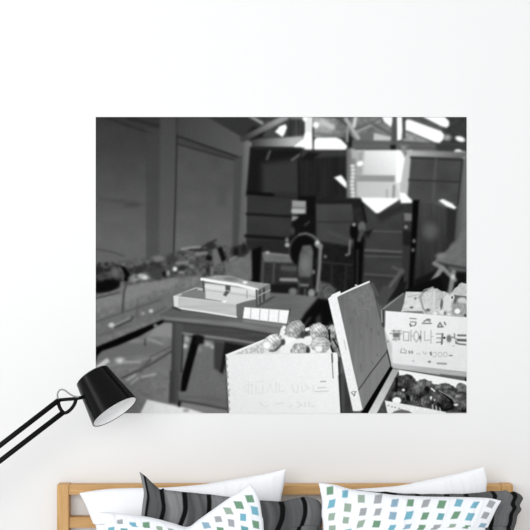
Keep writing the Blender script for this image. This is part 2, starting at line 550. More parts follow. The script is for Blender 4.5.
poly([(447, 204), (457, 205), (455, 240), (447, 248)], 42, 1.8)
poly([(436, 270), (467, 272), (467, 292), (412, 292), (415, 280)], 20, 2)
# daylight falling on the tops of the back panels
poly([(360.5, 197), (364, 197.6), (398.5, 198), (397.5, 201), (388, 207), (379, 213), (376, 213.3), (370, 208), (362.5, 201.5)], 254, 0.8)
poly([(399.5, 192.5), (404.5, 193), (412.3, 200.5), (411.5, 203), (401, 203.2)], 254, 0.8)
poly([(438.5, 200.5), (443, 199), (452, 203.5), (456.5, 207.5), (454.5, 209.3), (447, 206.5)], 254, 0.8)
# boards leaning left of the upper crate
line([(402, 270), (383, 296)], 3.2, 92, 1.0)
line([(393, 267), (404, 272), (399, 300)], 2.6, 84, 1.0)
line([(379, 298), (372, 284)], 3, 86, 1.2)
poly([(405, 272), (401, 295), (396, 296), (400, 280)], 14, 1.0)
poly([(375, 300), (384, 285), (395, 290), (383, 308)], 70, 1.8)
# trestle
poly([(467, 220), (456, 242), (446, 251), (438, 256), (434, 262.5), (440, 264), (467, 269)], 106, 1.0, 13, N_MIX, 10)
line([(438, 263), (467, 268.5)], 2.2, 58, 0.9)
oval(441, 256, 5, 3, 124, 2)
line([(434.5, 263.5), (443, 268), (455, 280)], 4.2, 128, 0.9, 13)
line([(442, 268), (427, 290)], 4.8, 134, 0.9, 13)
line([(453.5, 272), (450, 293)], 4.8, 132, 0.9, 13)
oval(453, 277, 2.2, 2.6, 200, 1.0)
# ---- stack and machine parts left of the grinder
poly([(292, 200.5), (306, 201), (306, 214), (292, 214)], 150, 1.0, noise=N_HORZ, amp=12)
line([(292, 207.5), (306, 207.8)], 1.3, 100, 0.7)
line([(292.5, 211), (303, 211.5)], 3.0, 176, 0.8)
poly([(292, 216), (298.5, 216.5), (298, 221), (292, 221)], 140, 1.0)
poly([(292, 222), (304, 214), (315, 216), (312, 238), (296, 244), (290, 240)], 18, 1.5)
line([(305, 225), (309, 222)], 2, 56, 1.2)
oval(292.5, 231, 2.4, 4, 62, 1.3)
# bench of the machine
poly([(262, 252), (298, 254), (298, 300), (260, 300)], 46, 1.5, noise=N_MIX, amp=10)
poly([(261, 252), (297, 256), (297, 263), (264, 262)], 104, 1.3, noise=N_MIX, amp=12)
line([(265, 253), (295, 256)], 1.6, 128, 1.0)
oval(267.5, 252.5, 2, 1.5, 170, 0.8)
line([(263, 262), (262, 284)], 3.0, 72, 1.0)
line([(274, 263), (273, 284)], 2.5, 70, 1.0)
poly([(252, 250), (262, 246), (260, 284), (251, 292)], 11, 1.4)
line([(281, 279.5), (298, 280)], 3.2, 138, 0.9)
line([(283, 268), (298, 269)], 5, 78, 2)
poly([(270, 284), (298, 284), (298, 297), (272, 295)], 24, 1.5)
oval(287, 240, 1.8, 2.4, 120, 0.9)
oval(287.3, 245, 2.4, 2.2, 165, 0.9)
oval(293, 291.5, 4.2, 3.6, 112, 1.4)
# grinder
oval(304.5, 251, 15.5, 18, 70, 1.2, who=6)
oval(304.2, 251.6, 14, 16.6, 13, 1.2, who=6)
line([(299, 234.6), (306, 233.2), (313, 235.6), (318, 240.5)], 1.8, 102, 0.8, 6)
poly([(302.5, 245.5), (311, 245), (313.7, 250), (312.8, 268), (310.5, 282), (307, 288), (301.5, 287), (298, 280), (297.2, 270), (299, 256)],
     ramp(297, 250, 76, 309, 250, 96), 1.0, 6, N_MID, 6)
oval(305, 264, 5, 8, 112, 4)
line([(311.5, 246), (313.6, 252), (312.6, 270), (309.5, 285)], 1.0, 34, 0.7)
line([(299, 256), (297.2, 270), (298.5, 281)], 1.0, 30, 0.7)
poly([(298, 277), (311.5, 277), (307.5, 288), (301.5, 287)], 42, 2)
line([(315, 249), (314.3, 286)], 2.2, 16, 0.8, 6)
poly([(314, 244), (318, 241), (323, 245), (322, 250), (316, 247)], 128, 0.9, 6)
oval(317.3, 242.5, 2.2, 2.0, 196, 0.8)
line([(320.7, 246), (319.5, 268), (317.3, 291)], 3.0, 122, 0.8, 6)
line([(318, 250), (316.5, 275)], 1.2, 40, 0.6)
oval(313.5, 272, 1.6, 2.2, 112, 0.8)
poly([(299, 287), (314, 287), (314, 297), (299, 297)], 30, 1.2, 6)
line([(301.5, 285), (307.5, 285.3)], 2.4, 118, 0.8)
line([(305, 289), (305, 297)], 1.6, 82, 0.8)
oval(311.5, 293, 3.4, 4.0, 142, 1.2)
poly([(320, 281), (330, 284), (337, 290), (328, 300), (316, 302)], 84, 1.3, noise=N_FINE, amp=28)
# ---- floor
poly([(95, 352), (165, 318), (230, 320), (230, 414), (90, 414)], ramp(0, 330, 112, 0, 400, 116), 1.0, noise=N_MIX, amp=10)
for q in range(26):
    ax = rs.uniform(97, 172); ay = rs.uniform(350, 396)
    line([(ax, ay), (ax + rs.uniform(3, 9), ay - rs.uniform(0, 4))], rs.uniform(0.8, 1.8), rs.choice([90, 98, 132, 142]), 1.2, op=0.55)
poly([(157, 326), (176, 320), (176, 338), (148, 336)], 134, 1.5)
poly([(95, 352), (125, 340), (165, 345), (160, 352), (95, 362)], 104, 3)
line([(96, 368), (132, 362), (155, 357)], 2.0, 128, 1.2)
line([(122, 378), (148, 366), (172, 351)], 1.8, 66, 0.9)
line([(150, 357), (172, 346)], 1.4, 80, 0.8)
line([(140, 371), (150, 360)], 3, 84, 1.5)
poly([(96, 366), (107, 358), (110, 361.5), (98, 369.5)], 196, 1.1)
oval(120, 360.3, 4.4, 2.6, 196, 2.2, noise=N_MIX, amp=30)
line([(124, 362), (140, 362)], 2.4, 150, 1.2)
line([(127, 380), (135, 375)], 2, 168, 1.0)
line([(142, 377), (155, 374)], 2.2, 160, 1.2)
line([(131, 384), (138, 378)], 2.2, 150, 1.2)
line([(148, 339), (162, 344)], 2.0, 144, 1.2)
line([(145, 339.5), (145, 345)], 1.6, 60, 0.7)
oval(135, 341, 8, 2, 126, 1.6)
poly([(147, 399.5), (178, 406.5), (202, 411), (207, 414), (140, 414)], 226, 0.7, 12, N_FINE, 5)
oval(186, 410.5, 3, 1.5, 150, 0.9)
oval(216, 382.5, 1.8, 1.5, 170, 0.9)
oval(217, 394, 2.2, 1.8, 150, 1.2)
oval(222, 388, 2, 3, 135, 1.2)
# ---- workbench
poly([(95, 296), (135, 282), (206, 262), (246, 262), (248, 285), (176, 312), (160, 320), (95, 349.5)], 112, 1.2, 1, N_MIX, 20)
poly([(95, 298), (135, 284), (180, 272), (178, 284), (95, 312)], 124, 2, noise=N_MIX, amp=8)
poly([(95, 320), (160, 296), (200, 283), (165, 315), (95, 340)], 104, 2, noise=N_MIX, amp=10)
line([(96, 322), (122, 313), (160, 300)], 1.5, 84, 1.0)
line([(96, 336), (130, 326)], 1.2, 92, 1.0)
line([(95, 298.5), (113, 294), (120, 292)], 1.8, 64, 0.8)
line([(115, 327.5), (130, 320.5), (133, 317)], 2.0, 62, 0.9)
line([(115, 325), (130, 318)], 1.6, 138, 0.9)
oval(111.5, 325, 3.0, 2.4, 196, 1.2)
oval(151, 311, 2.0, 1.8, 196, 1.0)
oval(143, 313.5, 1.6, 1.4, 160, 1.0)
line([(154, 314), (166, 307)], 1.2, 82, 0.8)
line([(137, 305), (137, 316)], 2.0, 88, 1.2)
poly([(95, 347.5), (135, 331), (168, 317.5), (170, 319), (152, 329), (140, 336), (118, 345.5), (102, 351), (97, 356), (95, 364)], 7, 0.8)
oval(155.5, 325.5, 2.2, 1.8, 118, 1.0)
line([(175, 274), (230, 265)], 2, 92, 2)
# tools and rags on the bench
poly([(118, 262), (160, 256), (200, 246), (238, 246), (246, 258), (246, 280), (190, 276), (140, 283), (125, 285)], 76, 2.0, 1, N_MIX, 46)
poly([(95, 263), (112, 262), (121, 266), (124, 284), (110, 291), (95, 293)], 60, 1.3, 1, N_MID, 36)
oval(104, 286, 17, 6.5, 12, 1.6, -8, 1)
oval(99, 270, 5, 4, 36, 2)
oval(101, 277, 3, 4, 66, 2)
oval(115, 272, 4, 5, 96, 2.5)
poly([(119, 265), (126, 267.5), (131.5, 276), (127.5, 282), (123.5, 280.5), (125, 275), (122, 269)], 7, 1.0, 1)
line([(127, 282), (124, 292), (122.5, 312)], 1.9, 66, 0.8)
line([(122, 283), (121, 293)], 3.2, 108, 1.2)
oval(134, 278, 5.5, 3.6, 130, 1.8, -12, noise=N_MIX, amp=40)
oval(137, 277, 2, 1.6, 84, 0.9)
oval(144, 277, 5.2, 2.4, 200, 1.6, 10, noise=N_MIX, amp=30)
oval(141, 275.5, 3.0, 2.0, 170, 1.4)
oval(159, 258.5, 7, 3, 112, 1.8)
poly([(126, 268), (160, 262), (165, 270), (130, 274)], 52, 2, noise=N_MID, amp=12)
poly([(150, 270), (163, 268), (163, 276), (152, 278)], 62, 1.5)
oval(164, 273.5, 1.6, 2.6, 16, 1.0)
oval(168.3, 273, 1.6, 2.8, 150, 1.1)
oval(175, 269, 2.2, 2.2, 224, 1.1)
oval(181, 272.5, 3, 1.4, 132, 1.0)
line([(177, 263), (188, 262.5), (192, 267)], 3.5, 118, 1.3)
oval(182, 268, 4, 2.2, 40, 1.3)
oval(172, 259, 6, 3, 58, 1.6)
line([(182, 249), (192, 247.5), (200, 247)], 2.2, 138, 1.0)
line([(190, 250), (208, 250)], 1.6, 40, 1.0)
line([(196, 254), (206, 253)], 3.4, 118, 1.2)
line([(190, 263), (204, 262)], 3, 70, 1.2)
oval(209, 258, 3.4, 3, 20, 1.3)
oval(211, 246, 5, 4, 44, 1.6)
line([(204, 246), (216, 240)], 1.6, 40, 1.2)
poly([(212, 250), (218, 248), (222, 262), (214, 268)], 104, 1.5)
poly([(217, 248), (222, 247), (226, 259), (222, 262)], 16, 1.2)
oval(240, 251, 9, 6, 46, 1.8, -8)
oval(236, 252, 2.2, 4.5, 22, 1.3)
oval(244, 248, 2.4, 5, 30, 1.4)
poly([(224, 262), (244, 258), (251, 250), (252, 279), (226, 280)], 104, 1.5, 1, N_MIX, 12)
line([(230, 260), (236, 257)], 2.5, 120, 1.2)
oval(208, 270, 2.2, 4, 42, 1.4)
line([(212, 268), (212, 277)], 3, 112, 1.2)
# ---- table
poly([(158.5, 315), (175, 306), (260, 292), (288, 293.5), (318.5, 297), (300, 320), (291, 334.5), (285, 337.5), (235, 328.5), (165, 321)],
     ramp(160, 315, 86, 300, 305, 104), 0.9, 2, N_HORZ, 6)
poly([(160, 316), (235, 322), (288, 331), (287, 335), (235, 328), (165, 320.5)], 118, 1.4, 2, N_HORZ, 8)
line([(164, 321), (235, 328.5), (287, 337.5)], 2.2, 52, 0.9)
poly([(171, 322), (235, 329.5), (285, 338.5), (284, 346), (258, 343.5), (180, 333)], 68, 0.9, 2, N_HORZ, 7)
line([(180, 332.8), (226, 338.6), (258, 343.5)], 2.0, 128, 0.8, 2)
line([(181, 335.5), (255, 345.5)], 1.6, 34, 1.0)
poly([(306, 312), (318, 298), (330, 300), (338, 330), (334, 342), (292, 334)], 12, 2.0)
poly([(316, 318), (320, 314), (323, 334), (316, 334)], 52, 2)
line([(303, 327), (310, 318)], 2, 60, 1.5)
poly([(330, 322), (335, 330), (334, 340), (328, 338)], 60, 2)
# space below the table
poly([(181, 336), (250, 345), (228, 356), (228, 414), (181, 405)], 104, 1.2, noise=N_MIX, amp=7)
poly([(181, 334), (187, 336), (184, 352), (181, 352)], 120, 1.5)
oval(185, 346, 2.6, 2.2, 190, 1.2)
oval(187, 339, 2.2, 3, 160, 1.3)
oval(207, 344, 5, 2.4, 158, 1.6, 12)
oval(213, 347, 2.4, 2, 168, 1.2)
oval(199, 349, 3, 3, 128, 2)
poly([(214, 341), (228, 343), (226, 366), (221, 373), (214, 368)], 58, 1.6)
poly([(225, 342), (250, 346), (227, 354), (223, 374), (220, 372)], 24, 1.4)
poly([(193, 334.5), (201, 336), (193, 364), (186, 391), (180, 392), (182, 376)], 9, 1.0, 2)
poly([(196, 334), (204, 336), (204, 344), (195, 344)], 20, 1.6)
poly([(172.5, 322), (182.5, 324), (181.5, 360), (180.5, 405), (169.5, 402.5), (171, 370)], ramp(172, 0, 58, 182, 0, 84), 0.9, 2, N_VERT, 6)
line([(183, 335), (181.5, 372)], 1.4, 30, 0.9)
line([(171, 372), (170, 402)], 2.4, 60, 1.0)
line([(180.5, 398), (179, 406)], 2.2, 14, 0.9)
poly([(178, 391), (200, 394), (227, 399.5), (227.8, 408.5), (200, 404), (179, 400.5)], 100, 1.0, 2, N_HORZ, 7)
line([(181, 401), (205, 404.8), (228, 409.5)], 1.6, 52, 0.9)
poly([(182, 402.5), (228, 410.5), (228, 414), (206, 414), (184, 407)], 122, 0.9)
poly([(225.5, 356), (228, 356), (230, 413), (228, 413)], 44, 0.8)
soften(0.75)
# ---- tray
poly([(177, 297), (197, 288.5), (207, 290), (240, 294), (257, 297), (237, 305)], 122, 0.8, 3)
line([(175, 296.5), (196, 288.5), (206, 290)], 2.2, 186, 0.7, 3)
line([(182, 294), (197, 289)], 1.0, 90, 0.6)
poly([(173.4, 296.5), (179, 297), (179, 308), (174, 306.5)], 214, 0.7, 3)
poly([(179, 297), (236.5, 304.5), (236.5, 317.5), (179, 308.5)], 186, 0.7, 3, N_HORZ, 9)
line([(179, 308.2), (206, 312), (236.5, 317)], 1.4, 234, 0.6, 3)
line([(174, 296.3), (236.5, 304.2)], 1.0, 216, 0.6, 3)
line([(173, 307.5), (180, 310)], 2.2, 62, 0.9)
poly([(222, 298), (256, 294), (256, 298), (237, 304.5), (222, 302)], 204, 0.9, 3)
poly([(236.5, 304), (256, 296.5), (257, 306), (244, 313), (237.5, 318)], 104, 0.8, 3)
line([(237, 303.6), (256, 296.5)], 1.0, 200, 0.6)
# ---- latched box
poly([(202, 278.5), (217, 275), (231, 276), (248, 281), (270.5, 284), (257, 290.5), (230, 285.5)], 152, 0.9, 4, N_MIX, 16)
oval(231, 279, 7, 2, 118, 1.5, 5)
poly([(205, 283), (230, 286), (257, 290), (256.5, 299), (236, 303.5), (205.5, 298.5)], 206, 0.8, 4)
line([(206, 290), (232, 293.5), (256, 297)], 0.9, 176, 0.7)
line([(206, 286.5), (256, 292.5)], 3.5, 218, 1.0)
line([(201.8, 279.2), (218, 282), (238, 284.8), (257, 289.8)], 3.0, 242, 0.7, 4)
line([(203, 281.5), (204, 291)], 1.8, 80, 0.8)
oval(245, 282.5, 2.4, 1.6, 230, 1.0)
poly([(257, 290.5), (270.5, 284), (270, 296), (258, 305.5)], 116, 0.8, 4)
line([(260, 291), (260, 303)], 1.4, 56, 0.6)
line([(264, 289), (264, 300)], 2.2, 62, 0.7)
line([(258, 296), (270, 290)], 1.0, 170, 0.6)
line([(256.3, 290), (256.8, 306)], 1.4, 76, 0.6)
line([(247, 291), (247, 298)], 1.0, 150, 0.6)
poly([(225.3, 285), (230.5, 285.6), (230.2, 291), (226, 296.5), (223, 295), (225.5, 291)], 84, 0.8, 4)
line([(226, 290.5), (230, 291)], 0.9, 170, 0.5)
oval(224.5, 301.5, 2.2, 1.2, 236, 0.8)
poly([(258, 305), (272, 297), (276, 296), (272, 299), (258, 307)], 66, 1.2)
# ---- white packets
for k, (xa, xb) in enumerate(((242.8, 250.6), (250.6, 259.6), (259.6, 268.5), (268.5, 278.5), (278.5, 289.2))):
    ya = 307.2 + (xa - 244) * 0.072; yb = 307.2 + (xb - 244) * 0.072
    za = 318.2 + (xa - 243) * 0.125; zb = 318.2 + (xb - 243) * 0.125
    n = 5 if k == 0 else max(PARTS) + 1
    PARTS[n] = ('printed_packet', None, None)
    poly([(xa + (1.6 if k == 0 else 0.4), ya), (xb + 0.4, yb), (xb - 0.4, zb), (xa, za)], 244, 0.6, n, N_FINE, 4)
    if k:
        line([(xa + 0.6, ya + 0.5), (xa - 0.3, za)], 0.9, 188, 0.6)
poly([(243, 319), (287, 324.8), (286.5, 328), (243, 322)], 136, 1.4, op=0.7)
line([(290, 309.5), (287.6, 323.5)], 1.2, 58, 0.7)

soften(0.35)
# ---- crate in the foreground
poly([(226, 354.8), (264, 339.5), (292, 333), (338, 331), (338, 356), (228, 358)], 222, 0.8, 7, N_MIX, 12)
poly([(236, 353), (262, 343), (266, 352), (240, 354.5)], 204, 1.5, noise=N_FINE, amp=26)
for q in (246, 251, 257, 261):
    line([(q, 349), (q + 1, 353)], 1.0, 178, 0.7)
poly([(226, 354.6), (265, 338.8), (266, 340), (229, 356)], 238, 0.6)
poly([(282, 336), (336, 333), (337, 354), (280, 353)], 236, 1.2, noise=N_MIX, amp=10)
poly([(288, 331), (336, 324), (337, 340), (330, 342), (300, 340)], 70, 1.5, noise=N_MID, amp=40)
poly([(304, 337), (316, 334), (316, 353), (302, 353)], 240, 1.2)
poly([(279, 336), (281, 328.5), (283.5, 325.3), (286, 326.5), (285.6, 332), (283, 337)], 236, 0.8)
line([(306.5, 329.5), (313, 327.5)], 3.2, 238, 0.8)
grenade(7, 295.5, 330, 10.5, 8.8, -40, 184, pitch=3.0, ridge=20)
grenade(7, 318.5, 332, 9, 9.6, -30, 192, pitch=2.6, ridge=26)
oval(302.5, 334.5, 2.6, 3.4, 66, 1.4)
grenade(7, 331.5, 333, 5, 8.5, 8, 166, pitch=2.6, ridge=20)
grenade(7, 334.5, 346, 4.4, 7, -14, 142, pitch=2.6, ridge=24)
line([(329, 330), (330, 344), (333, 352)], 2.0, 14, 0.9)
line([(333, 339), (338, 347)], 1.4, 16, 0.7)
oval(291, 341.5, 7, 4.4, 246, 1.0)
poly([(284, 345), (300, 338), (312, 340), (308, 348), (290, 350)], 238, 1.2)
grenade(7, 321, 344.5, 8.6, 10, 90, 206, pitch=3.2, ridge=22, edge=0.5)
oval(319, 349, 3.2, 3, 244, 1.4)
grenade(7, 299.5, 351, 9.5, 7.6, -10, 192, pitch=3.0, ridge=22)
oval(308, 350.5, 2.0, 4.0, 60, 1.2)
n = grenade(7, 272.5, 342.3, 9.8, 8.2, -38, 202, pitch=3.4, ridge=26, edge=0.4)
oval(267.2, 345, 5.2, 5, 206, 0.8)
oval(266.8, 345.2, 3.5, 3.4, 247, 0.9)
line([(276, 350), (283, 343)], 2.2, 92, 1.1)
oval(283, 342, 2.2, 3, 70, 1.3)
poly([(225.8, 354.8), (276, 353.6), (338, 352.8), (341.5, 414), (229, 414)], ramp(230, 370, 232, 335, 370, 242), 0.7, 7, N_FINE, 2)
line([(226, 354.8), (338, 353)], 1.0, 226, 0.9, op=0.6)
line([(331.6, 354), (333.2, 378)], 1.0, 130, 0.6)
line([(332, 354), (332.4, 362)], 1.5, 104, 0.7)
for k in range(9):
    oval(226.5 + k * 0.33, 359 + k * 6 + (k % 3), 0.9, 1.6, 150, 0.8)
oval(229.7, 389.6, 0.8, 1.0, 196, 0.6)
# its faded lettering
def faint(strokes, tone, w=0.9, op=0.8):
    for s in strokes:
        line(s, w, tone, 0.6, op=op)
faint([[(244, 386), (246, 391), (250, 394)], [(246, 385), (253, 384.5)], [(248.5, 381), (248.5, 393)], [(252, 384), (252, 394)],
       [(256, 382), (264, 381.6)], [(256, 385), (256, 393), (264, 393)], [(263, 385), (263, 391)], [(267, 392), (270, 384), (273, 392)],
       [(276, 382), (276, 393)], [(279, 384), (279, 392), (284, 391)], [(292, 385), (294, 392), (298, 392)], [(298, 385), (298, 393)],
       [(302, 386), (302, 391)], [(305, 385), (309, 388), (304, 391)], [(313, 386), (314, 391)]], 221, 1.1)
faint([[(321, 381.6), (325.5, 381.4)]], 160, 1.3)
faint([[(318, 387.8), (326, 387.4)], [(315, 391.6), (328, 391)]], 196, 1.0)
faint([[(260, 403.5), (263, 405.5)], [(265, 407), (268, 406)], [(275, 404), (283, 403)], [(290, 407), (292, 405)], [(297, 402), (302, 405), (298, 407)],
       [(305, 402), (305, 406.5)], [(309, 402), (309, 406.5)], [(311, 406.5), (315, 406.5)]], 218, 1.2)
# dark gap beside it
poly([(337.6, 353), (341, 354), (353.5, 411), (353, 414), (341, 414)], 84, 0.7, noise=N_VERT, amp=18)
poly([(338.3, 376), (343, 372), (353, 411), (353, 414), (341, 414)], 62, 1.2, noise=N_VERT, amp=14)
line([(338.5, 362), (341, 413)], 1.2, 40, 0.6)
line([(336.5, 350), (340, 356)], 2.2, 140, 1.0)

# ---- crate with lettering, at right
poly([(380.5, 309), (385.5, 310), (385, 328), (381, 326)], 66, 0.8, 9)
line([(381.5, 310), (382, 322)], 1.4, 150, 0.8)
poly([(384, 308.5), (405.5, 291.3), (407, 298), (402, 311.5), (386, 310.8)], 92, 0.8, 9)
line([(383.5, 308.8), (405.5, 291.5)], 1.5, 138, 0.6, 9)
poly([(400, 292), (440, 276), (445, 292), (406, 293)], 14, 1.6)
poly([(386, 304), (401, 281), (407, 282), (404, 292)], 26, 1.8)
poly([(405.8, 291.6), (421, 292), (427, 312), (401, 312), (404, 303)], 216, 0.8, 11, N_MIX, 20)
line([(408, 297), (420, 294)], 1.2, 180, 0.8)
oval(415.3, 298.5, 1.3, 1.3, 140, 0.7)
oval(411.5, 307.5, 1.8, 1.2, 110, 0.7)
poly([(402, 311.5), (407, 311), (425, 311), (424, 313), (404, 313)], 126, 0.8)
poly([(417, 297), (420, 295), (422, 291.5), (424.5, 291.8), (426, 289), (429.5, 288.6), (432.5, 286.8), (434.5, 288.6), (437, 288.4), (441, 291), (445, 291.6), (449, 293.8), (452, 292.2), (455, 288), (457.5, 286.6), (459, 284), (461.5, 282.6), (468, 284), (468, 317), (424, 314)], 196, 0.7, 11, N_MIX, 30)
for q in range(46):
    ax = rs.uniform(421, 467); ay = rs.uniform(291, 313); an = rs.uniform(-0.6, 2.2)
    line([(ax, ay), (ax + 3.2 * math.cos(an), ay + 3.2 * math.sin(an))], 1.1, rs.choice([150, 165, 222, 232]), 0.8, op=0.6)
line([(421, 296), (424.5, 290.2), (433, 287.5)], 1.6, 150, 0.8)
line([(423.5, 291.5), (427, 290)], 1.4, 92, 0.7)
poly([(420, 299), (432, 290), (434, 310), (426, 311)], 212, 2, op=0.6)
line([(420, 296), (423, 308), (426, 312)], 1.6, 150, 0.9)
line([(434, 292), (434, 308)], 2.2, 214, 1.2)
poly([(441, 299), (444, 300), (442.5, 307), (440.8, 310.5), (440, 305)], 104, 0.8)
poly([(443, 300), (447, 294), (452, 297), (450, 308), (444, 310)], 216, 1.0)
oval(428, 310, 2.2, 1.4, 100, 0.9)
oval(435, 313.5, 2.0, 1.4, 236, 0.8)
oval(442, 312, 3.4, 2.0, 226, 1.0)
oval(449, 314.5, 2.0, 1.2, 226, 0.8)
oval(445, 313, 1.2, 1.8, 116, 0.8)
poly([(452, 303), (460, 301), (468, 305), (468, 317), (452, 315)], 156, 1.2, 11, N_FINE, 16)
poly([(454, 294.8), (468, 296.5), (468, 300), (458, 300), (455, 304), (453.5, 302)], 96, 1.0)
oval(462, 300, 4.5, 2.6, 206, 1.2)
oval(452.3, 297.5, 2.2, 2.4, 226, 0.8)
poly([(451.2, 296.4), (453, 296.2), (453.2, 298.6), (451.4, 298.8)], 70, 0.5)
oval(457.4, 311.2, 2.8, 2.6, 244, 0.8)
oval(465.5, 315.5, 1.6, 1.4, 70, 0.8)
poly([(455, 289), (461, 284.5), (468, 285.5), (468, 294), (454, 294)], 196, 1.2, noise=N_MIX, amp=22, op=0.8)
poly([(385, 310.8), (424, 313.8), (468, 317.3), (468, 374), (392, 365.5), (388.5, 350), (384.8, 330)], ramp(400, 315, 240, 420, 365, 228), 0.7, 9, N_MIX, 4)
poly([(384, 328), (391, 345), (393, 364), (390, 362), (386, 345)], 200, 1.6, op=0.8)
oval(387.5, 341.5, 1.8, 1.4, 160, 1.0)
oval(390, 348, 1.8, 5, 196, 1.8)
line([(385.3, 311), (385.0, 326)], 0.8, 150, 0.6)
def ink(strokes, tone, w=1.0, soft=0.75, op=0.85):
    for s in strokes:
        line(s, w, tone, soft, op=op)
# first row of characters
ink([[(410, 318.3), (416, 318.8)], [(410.5, 321.8), (416, 322), (415.5, 324)], [(410, 324.5), (411, 326), (415, 325.5), (416, 323.5)]], 128, 1.2)
ink([[(410.2, 324), (410.8, 326)]], 84, 1.4)
ink([[(424, 321.5), (427.5, 319.2), (430, 319.5)], [(427, 320), (430, 321.2)], [(422.5, 323.3), (431, 323.4)]], 112, 1.4)
ink([[(438, 326), (440, 322.8), (442, 326)], [(438, 327), (443, 326.8)], [(444.5, 322.5), (445.5, 324.5)]], 104, 1.5)
# second row
ink([[(392, 331), (401, 331)], [(390, 333.5), (401.5, 333.5)], [(394, 330), (394, 340)], [(399, 331), (399, 340)]], 138, 1.1)
oval(396.5, 335.2, 3.4, 2.4, 112, 1.4)
ink([[(392.5, 339.5), (400, 339)], [(396, 337), (396, 341)]], 150, 1.0)
ink([[(403.5, 331.5), (403.5, 340.5), (409, 340.5)], [(403.5, 331.8), (409, 332.2), (408.5, 340.5)], [(411, 330.5), (411, 341)], [(411, 336), (413, 336)]], 164, 1.0)
ink([[(416, 331), (414, 334), (414, 338.5), (416.3, 342), (418.6, 338.5), (418.6, 334), (416, 331)]], 166, 1.1)
ink([[(420.8, 331), (420.8, 341.5)]], 150, 1.0)
oval(420, 337.5, 1.3, 2.0, 120, 0.9)
ink([[(424.5, 331.5), (424.5, 340.5), (429.5, 340)], [(431, 330.5), (431, 343)], [(431, 336.5), (432.8, 336.5)]], 172, 1.0)
ink([[(436.5, 334), (443, 333.8), (442.2, 343.5)], [(437, 338), (442, 338)], [(436.5, 342.5), (442, 342)]], 136, 1.1)
ink([[(442.3, 334), (441.6, 344)]], 100, 1.6)
oval(444.3, 337.8, 1.1, 1.1, 40, 0.7)
oval(449, 338.6, 2.5, 3.6, 116, 1.3)
ink([[(452, 337), (456.5, 339)], [(454.5, 334), (454.5, 337)], [(455.5, 341), (457, 343)]], 110, 1.2)
ink([[(458, 335.3), (465.5, 335.5)]], 96, 2.0)
ink([[(458, 340), (465.8, 340.4)]], 74, 2.6)
ink([[(456, 343), (459, 344), (465.5, 344.6)]], 104, 1.7)
oval(453.5, 346, 1.2, 0.8, 196, 0.8)
# third row
ink([[(401.5, 349), (400.5, 352.5), (406, 353.2), (406, 350.5)], [(404, 349), (404.5, 350)]], 158, 1.1)
ink([[(409, 351), (409.5, 353.5)], [(409, 352), (412.3, 352.2)], [(412, 351), (412.4, 353.5)]], 140, 1.1)
ink([[(417, 353.5), (420, 354)], [(423, 352), (424.5, 354.3), (426.2, 353.8), (426, 352)]], 184, 1.0)
ink([[(430, 352.8), (431.5, 354.6)], [(431, 352.3), (431, 355)]], 110, 1.2)
for q in (434.8, 440.3, 445.6):
    ink([[(q - 1.6, 352.6), (q + 1, 352.4), (q + 1.8, 354.5), (q + 0.6, 356.6), (q - 1.7, 356.5)]], 186, 0.9)
    if q > 436:
        ink([[(q - 1.7, 352.8), (q - 2, 356)]], 186, 0.9)
ink([[(449.5, 355.6), (452, 355.6)]], 122, 1.3)
# fourth row
oval(413.2, 361, 1.2, 0.9, 196, 0.8)
oval(429.4, 361.8, 1.5, 1.1, 132, 0.8)
ink([[(437.5, 363.4), (446, 363.8)]], 140, 1.8)
for q in (439.5, 442, 444):
    ink([[(q, 362.2), (q, 365)]], 186, 0.6)
# ledge below
poly([(390.5, 363), (468, 372), (468, 381.5), (420, 374), (391, 369)], ramp(0, 364, 196, 0, 374, 168), 0.7, 9, N_HORZ, 14)
line([(392, 369), (422, 373.3), (468, 380)], 2.2, 96, 0.8)
poly([(440, 374), (468, 377), (468, 381.5), (440, 377.5)], 92, 1.0)
oval(466, 380, 1.2, 2.2, 30, 0.7)

# ---- open crate of dark grenades
poly([(397.5, 369.5), (468, 381.5), (468, 390), (399, 378)], 243, 0.7, 10)
poly([(377, 414), (398.5, 370.5), (400, 380), (393, 398), (387, 401), (389, 414)], 74, 0.8, 10, N_MIX, 14)
poly([(396, 382), (400, 376), (420, 384), (440, 388), (468, 391), (468, 412.5), (440, 411), (386, 401)], 50, 0.9, 10, N_MID, 26)
poly([(366, 414), (392, 368.6), (399, 370), (376.5, 414)], ramp(372, 410, 212, 396, 372, 172), 0.7, 10, N_MIX, 10)
grenade(10, 461.5, 389, 6.5, 6, 10, 90, ridge=8, hi=32, edge=0.7, pitch=2.8)
grenade(10, 445, 389.5, 11, 6, 8, 96, ridge=9, hi=34, edge=0.7, pitch=2.6)
grenade(10, 424, 386.5, 9.5, 7, 12, 90, ridge=12, hi=34, edge=0.7, pitch=2.8)
grenade(10, 406, 382.5, 10.5, 8, 12, 84, ridge=10, hi=34, edge=0.7, pitch=3.0)
oval(427, 389, 2.6, 3, 18, 1.5)
grenade(10, 416, 393, 9, 6.5, 20, 88, ridge=14, hi=30, edge=0.7, pitch=2.6)
grenade(10, 452, 396.5, 11, 5.5, 36, 88, ridge=13, hi=30, edge=0.7, pitch=2.6)
grenade(10, 461, 402, 8.5, 9, 20, 94, ridge=9, hi=30, edge=0.7, pitch=2.8)
grenade(10, 428, 402, 9, 6.5, 10, 96, ridge=16, hi=32, edge=0.7, pitch=2.8)
grenade(10, 414, 401, 7.5, 6, 15, 90, ridge=14, hi=30, edge=0.7, pitch=2.8)
grenade(10, 441.5, 400.3, 13, 6.6, 38, 84, ridge=7, hi=26, edge=0.7, pitch=2.2)
line([(443, 393), (451, 400), (453, 406)], 2.2, 12, 1.0)
line([(446, 410), (452, 408)], 2.4, 16, 1.0)
line([(439, 390.5), (452, 398), (455, 402)], 1.0, 150, 0.7)
grenade(10, 399.5, 398, 8.5, 7.2, 25, 88, ridge=16, hi=34, edge=0.7, pitch=2.8)
oval(408, 398, 2.0, 3.6, 12, 1.2, -25)
